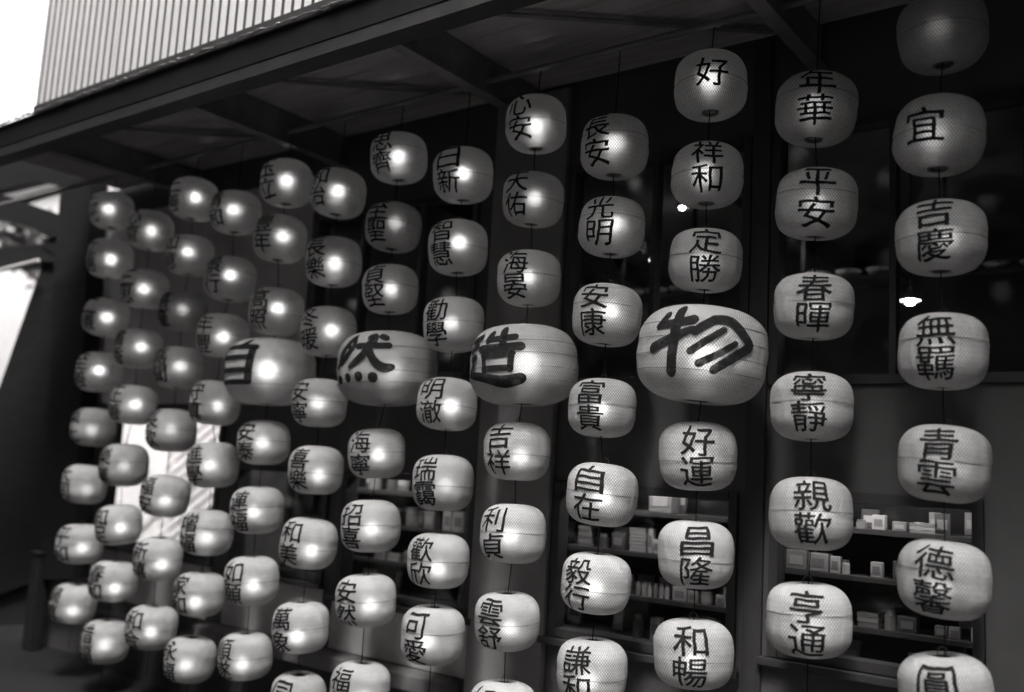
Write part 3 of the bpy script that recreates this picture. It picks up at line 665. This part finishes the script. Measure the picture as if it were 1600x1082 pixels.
BIG = {   # stroke points measured on the lantern: image units, lantern centre and radius, direction the sign faces
 '物': dict(c=(1133, 770), r=300, face=0, s=[([(962, 632), (950, 664), (938, 690)], (34, 30)), ([(948, 682), (1020, 672), (1088, 652)], (36, 40)), ([(1018, 605), (1010, 760), (1005, 890)], (44, 40, 44)),
   ([(922, 786), (990, 748), (1088, 696)], (46, 40, 26)), ([(1176, 648), (1130, 680), (1096, 708)], (36, 38)), ([(1170, 646), (1232, 640), (1262, 650), (1330, 730), (1326, 752), (1260, 806), (1188, 868)], (34, 40, 44, 44, 40, 36, 34)),
   ([(1220, 686), (1150, 742), (1084, 796)], (24, 32)), ([(1268, 742), (1200, 800), (1122, 846)], (24, 32))], d=[]),
 '造': dict(c=(295, 818), r=262, face=-30, s=[([(136, 692), (124, 728)], (30, 26)), ([(128, 722), (190, 718), (256, 712)], (24, 26)), ([(194, 676), (196, 760)], (34, 30)), ([(96, 764), (190, 762), (284, 758)], (32, 30, 34)),
   ([(112, 788), (114, 868)], 22), ([(108, 796), (180, 796), (246, 792)], (24, 24)), ([(238, 794), (234, 866)], (26, 24)), ([(112, 858), (236, 858)], 24),
   ([(92, 700), (60, 720)], (22, 26)), ([(80, 744), (52, 772)], (26, 22)), ([(78, 800), (56, 806), (66, 830), (46, 862)], (22, 24, 20)), ([(46, 876), (110, 896), (200, 926), (286, 906)], (26, 34, 46, 40))], d=[]),
 '然': dict(c=(792, 297), r=324, face=-29, s=[([(566, 118), (528, 196), (492, 312)], (30, 38, 26)), ([(568, 122), (586, 172), (560, 226), (512, 292)], (26, 32, 26)), ([(538, 176), (556, 190)], (20, 22)),
   ([(672, 130), (712, 118), (700, 160)], (36, 40)), ([(748, 122), (784, 134)], (34, 36)), ([(608, 186), (700, 184), (802, 184)], (34, 28, 34)), ([(676, 166), (660, 236), (566, 312)], (34, 40, 28)),
   ([(676, 200), (706, 282), (766, 330), (820, 318)], (32, 40, 50, 34))], d=[(502, 390, 13, 28), (551, 380, 18, 30), (619, 376, 25, 31), (706, 383, 31, 33)]),
 '自': dict(c=(1322, 317), r=286, face=-39, s=[([(1166, 146), (1122, 182)], (34, 36)), ([(1056, 188), (1150, 184), (1232, 190)], (34, 34, 38)), ([(1212, 190), (1196, 300), (1190, 398)], (50, 52, 54)), ([(1056, 190), (1046, 300), (1034, 398)], (20, 20, 18)),
   ([(1052, 252), (1206, 252)], 32), ([(1044, 332), (1196, 330)], 32), ([(1034, 402), (1200, 404)], (30, 34))], d=[]),
}
def big_mesh(ch, seed):
    B = BIG[ch]; k = RB/B['r']; fa = math.radians(B['face'])
    def cv(p):
        t = math.asin(max(-.97, min(.97, (p[0]-B['c'][0])/B['r'])))-fa
        return (t*RB, -(p[1]-B['c'][1])*k)
    st = [([cv(p) for p in pts], tuple(q*k*{'自': 1.0, '物': 1.12}.get(ch, 1.25) for q in (w_ if isinstance(w_, tuple) else (w_, w_)))) for pts, w_ in B['s']]
    dt = []
    for x, y, a, b in B['d']:
        u0, v0 = cv((x, y)); dt.append((u0, v0, (cv((x+a*.7, y))[0]-cv((x-a*.7, y))[0])/1.4, b*k))
    bm = brush(st, dt)
    for no in ((1, 0, 0), (0, 1, 0)):
        for q in range(-22, 23):
            c_ = q*0.0125
            bmesh.ops.bisect_plane(bm, geom=bm.verts[:]+bm.edges[:]+bm.faces[:], plane_co=(c_*no[0], c_*no[1], 0), plane_no=no)
    # overlapping strokes get a tiny step each so that no two faces share a plane
    v = []; step = {}
    bm.faces.ensure_lookup_table()
    bm.verts.ensure_lookup_table(); bm.verts.index_update()
    isl = {}; cur = 0
    for v0 in bm.verts:
        if v0.index in isl: continue
        st_ = [v0]; isl[v0.index] = cur
        while st_:
            a = st_.pop()
            for e_ in a.link_edges:
                b = e_.other_vert(a)
                if b.index not in isl: isl[b.index] = cur; st_.append(b)
        cur += 1
    for a in bm.verts:
        z = max(-HB*.47, min(HB*.47, a.co.y)); t = a.co.x/RB; r = prof_r(z, HB)*RB*wob(seed, t, z, HB)*1.003+0.0018+0.0004*isl[a.index]
        v.append((r*math.sin(t), -r*math.cos(t), z+HB/2))
    fs = [[q.index for q in f.verts] for f in bm.faces]; bm.free()
    me = bpy.data.meshes.new('character'); me.from_pydata(v, [], fs); me.materials.append(M_ink); me.update(); return me

# column: (index of the cord, [(x, y, characters, readable, bulb level)])
COLS = [
 ('A', [(1472, 52, '', 0, 0), (1467, 213, '宜', 1, 2), (1470, 373, '吉慶', 1, 2), (1473, 550, '無羈', 1, 2), (1475, 725, '青雲', 1, 1), (1475, 905, '德馨', 1, 1), (1478, 1085, '圓滿', 0, 1)]),
 ('B', [(1275, 172, '年華', 1, 2), (1275, 320, '平安', 1, 2), (1271, 480, '春暉', 1, 2), (1268, 636, '寧靜', 1, 2), (1267, 803, '親歡', 1, 1), (1263, 968, '亨通', 1, 1)]),
 ('C', [(1110, 135, '好', 1, 2), (1105, 275, '祥和', 1, 2), (1102, 408, '定勝', 1, 1), (1097, 556, '物', 2, 2), (1090, 713, '好運', 1, 1), (1087, 866, '昌隆', 1, 1), (1083, 1021, '和暢', 1, 2)]),
 ('D', [(960, 231, '長安', 1, 2), (956, 356, '光明', 1, 2), (948, 493, '安康', 1, 2), (941, 638, '富貴', 1, 2), (940, 773, '自在', 1, 2), (931, 911, '毅行', 1, 3), (925, 1047, '謙和', 1, 3)]),
 ('E', [(838, 195, '心安', 1, 3), (833, 313, '天佑', 1, 2), (827, 436, '海晏', 1, 2), (818, 572, '造', 2, 2), (808, 706, '吉祥', 1, 2), (802, 834, '利貞', 1, 3), (792, 970, '雲舒', 1, 3), (785, 1112, '如意', 0, 2)]),
 ('F', [(724, 275, '日新', 1, 3), (716, 388, '智慧', 1, 3), (709, 508, '勸學', 1, 2), (699, 632, '明澈', 1, 3), (692, 755, '瑞靄', 1, 1), (685, 876, '歡欣', 1, 3), (676, 992, '可愛', 1, 2)]),
 ('G', [(623, 248, '思齊', 1, 3), (615, 356, '至聖', 1, 1), (610, 453, '貞堅', 1, 2), (605, 577, '然', 2, 1), (589, 709, '海寧', 1, 3), (579, 822, '招喜', 1, 3), (572, 938, '安然', 1, 2), (563, 1075, '福氣', 0, 3)]),
 ('H', [(529, 303, '和治', 1, 3), (521, 410, '長樂', 1, 3), (513, 519, '冬暖', 1, 3), (500, 630, '安寧', 1, 2), (494, 735, '喜樂', 1, 2), (482, 849, '和美', 1, 2), (470, 980, '萬象', 0, 3), (465, 1092, '同心', 0, 2)]),
 ('I', [(448, 287, '玉立', 0, 3), (438, 374, '豐年', 0, 3), (432, 488, '高照', 0, 3), (422, 582, '自', 2, 3), (412, 692, '安泰', 1, 2), (402, 797, '連福', 0, 2), (393, 907, '如願', 0, 3), (383, 1025, '順遂', 0, 3)]),
 ('J', [(368, 333, '清和', 0, 3), (360, 437, '景行', 0, 3), (348, 525, '年豐', 0, 3), (336, 630, '守真', 0, 2), (333, 727, '進學', 0, 3), (323, 832, '增福', 0, 3), (312, 928, '家和', 0, 3), (297, 1030, '永福', 0, 3)]),
 ('K', [(303, 312, '三善', 0, 3), (297, 400, '如意', 0, 3), (286, 487, '喜臺', 0, 1), (278, 575, '嘉聞', 0, 2), (268, 673, '長歌', 0, 1), (258, 775, '福安', 0, 3), (247, 873, '新禧', 0, 3), (237, 980, '和合', 0, 3)]),
 ('L', [(235, 361, '心齋', 0, 3), (226, 452, '三思', 0, 3), (217, 545, '書香', 0, 3), (208, 633, '正善', 0, 3), (194, 727, '樂業', 0, 1), (186, 820, '知足', 0, 2), (177, 908, '春和', 0, 3), (165, 1002, '惜福', 0, 3)]),
 ('M', [(175, 330, '三光', 0, 3), (172, 405, '立德', 0, 3), (166, 497, '二儀', 0, 3), (155, 582, '至善', 0, 3), (147, 668, '樂土', 0, 1), (133, 757, '大同', 0, 1), (125, 850, '平和', 0, 3), (115, 943, '歸真', 0, 3)]),
]
ORD = ['first', 'second', 'third', 'fourth', 'fifth', 'sixth', 'seventh', 'eighth', 'ninth', 'tenth', 'eleventh', 'twelfth', 'thirteenth']
rl = random.Random(21)
for ci, (cn, items) in enumerate(COLS):
    from_end = ORD[12-ci]; pts = []
    for ri, (px, py, text, mode, lv) in enumerate(items):
        p = hy(px, py, HY); big = mode == 2
        H_ = HB if big else HS; R_ = RB if big else RS
        lan = empty('large_paper_lantern' if big else 'paper_lantern')
        vz = math.degrees(math.atan2(-p.x, p.y))               # angle from the wall normal to the viewer's side
        if big: yaw = vz+BIG[text]['face']
        elif cn in 'BC': yaw = vz-2+rl.uniform(-5, 4)
        elif cn == 'A': yaw = rl.uniform(-6, 4)
        else: yaw = rl.uniform(-6, 8)
        s_ = rl.uniform(0.975, 1.03); sz = s_*rl.uniform(0.965, 1.03)
        if big: s_ = {'物': 1.02, '造': 0.97, '然': 1.0, '自': 1.0}[text]; sz = s_
        tilt = Matrix.Rotation(math.radians(rl.uniform(-3.6, 3.6)), 4, 'X') @ Matrix.Rotation(math.radians(rl.uniform(-3.6, 3.6)), 4, 'Y')
        lan.matrix_world = Matrix.Translation(p) @ tilt @ Matrix.Rotation(math.radians(yaw), 4, 'Z') @ Matrix.Diagonal((s_, s_, sz, 1)) @ Matrix.Translation((0, 0, -H_/2))
        vi = rl.randrange(4 if big else 9); seed = vi+20 if big else vi
        link('paper_shell', (SHELLB if big else SHELL)[vi], lan)
        link('top_ring', RINGB_T if big else RING_T, lan); link('bottom_ring', RINGB_B if big else RING_B, lan)
        link('wire_hook', HOOKB if big else HOOK, lan)
        if big:
            for h in HOOPB: link('hoop', h, lan)
            link('character', big_mesh(text, seed), lan)
        else:
            link('hoop', rl.choice(HOOP), lan)
            if not text: pass
            elif len(text) == 1: link('character', char_mesh(text, 2, seed), lan)
            else: link('character', char_mesh(text[0], 0, seed), lan); link('character', char_mesh(text[1], 1, seed), lan)
        if p.z < 1.75 and lv == 3: lv = 2
        if cn in 'AB' and lv == 2 and p.z > 1.75: lv = 1
        b = link('bulb', (BULBB if big else BULB)[lv], lan)
        low = min(1, max(0, (2.2-p.z)/1.4))
        b.location = (rl.uniform(-.018, .018), rl.uniform(-.018, .018), H_/2+rl.uniform(-.012, .014)-0.035*low)
        n_up = len(items)-1-ri
        where = f'{ORD[ri]} from the top' if ri <= n_up else (f'{ORD[n_up]} from the bottom' if n_up else 'lowest')
        cordw = f'on {from_end} cord from the gateway'
        if big: lab = f'large lantern boldly brushed {text}, {cordw}'
        elif mode == 1: lab = f'pale lantern lettered {text}, {where} {cordw}'
        elif text: lab = f'pale lantern, hard to read, {where} {cordw}'
        else: lab = f'dim blank lantern, {where} {cordw}'
        tag(lan, lab, 'lantern', 'large lanterns in the middle row' if big else 'small paper lanterns hung in staggered columns')
        pts.append((p, H_*sz))
    x_top = pts[0][0].x+0.01
    path = [Vector((x_top, HY, 3.588))]
    for p, h in pts: path += [p+Vector((rl.uniform(-.004, .004), 0, h/2)), p-Vector((0, 0, h/2))]
    path.append(pts[-1][0]-Vector((0, 0, 0.30)))
    cd = MB().tube(path, 0.0024, 6).build('hanging_cord', M_cord)
    tag(cd, f'thin black cord, {from_end} from the timber gateway, strung with lanterns', 'cord', 'cords carrying the lanterns')
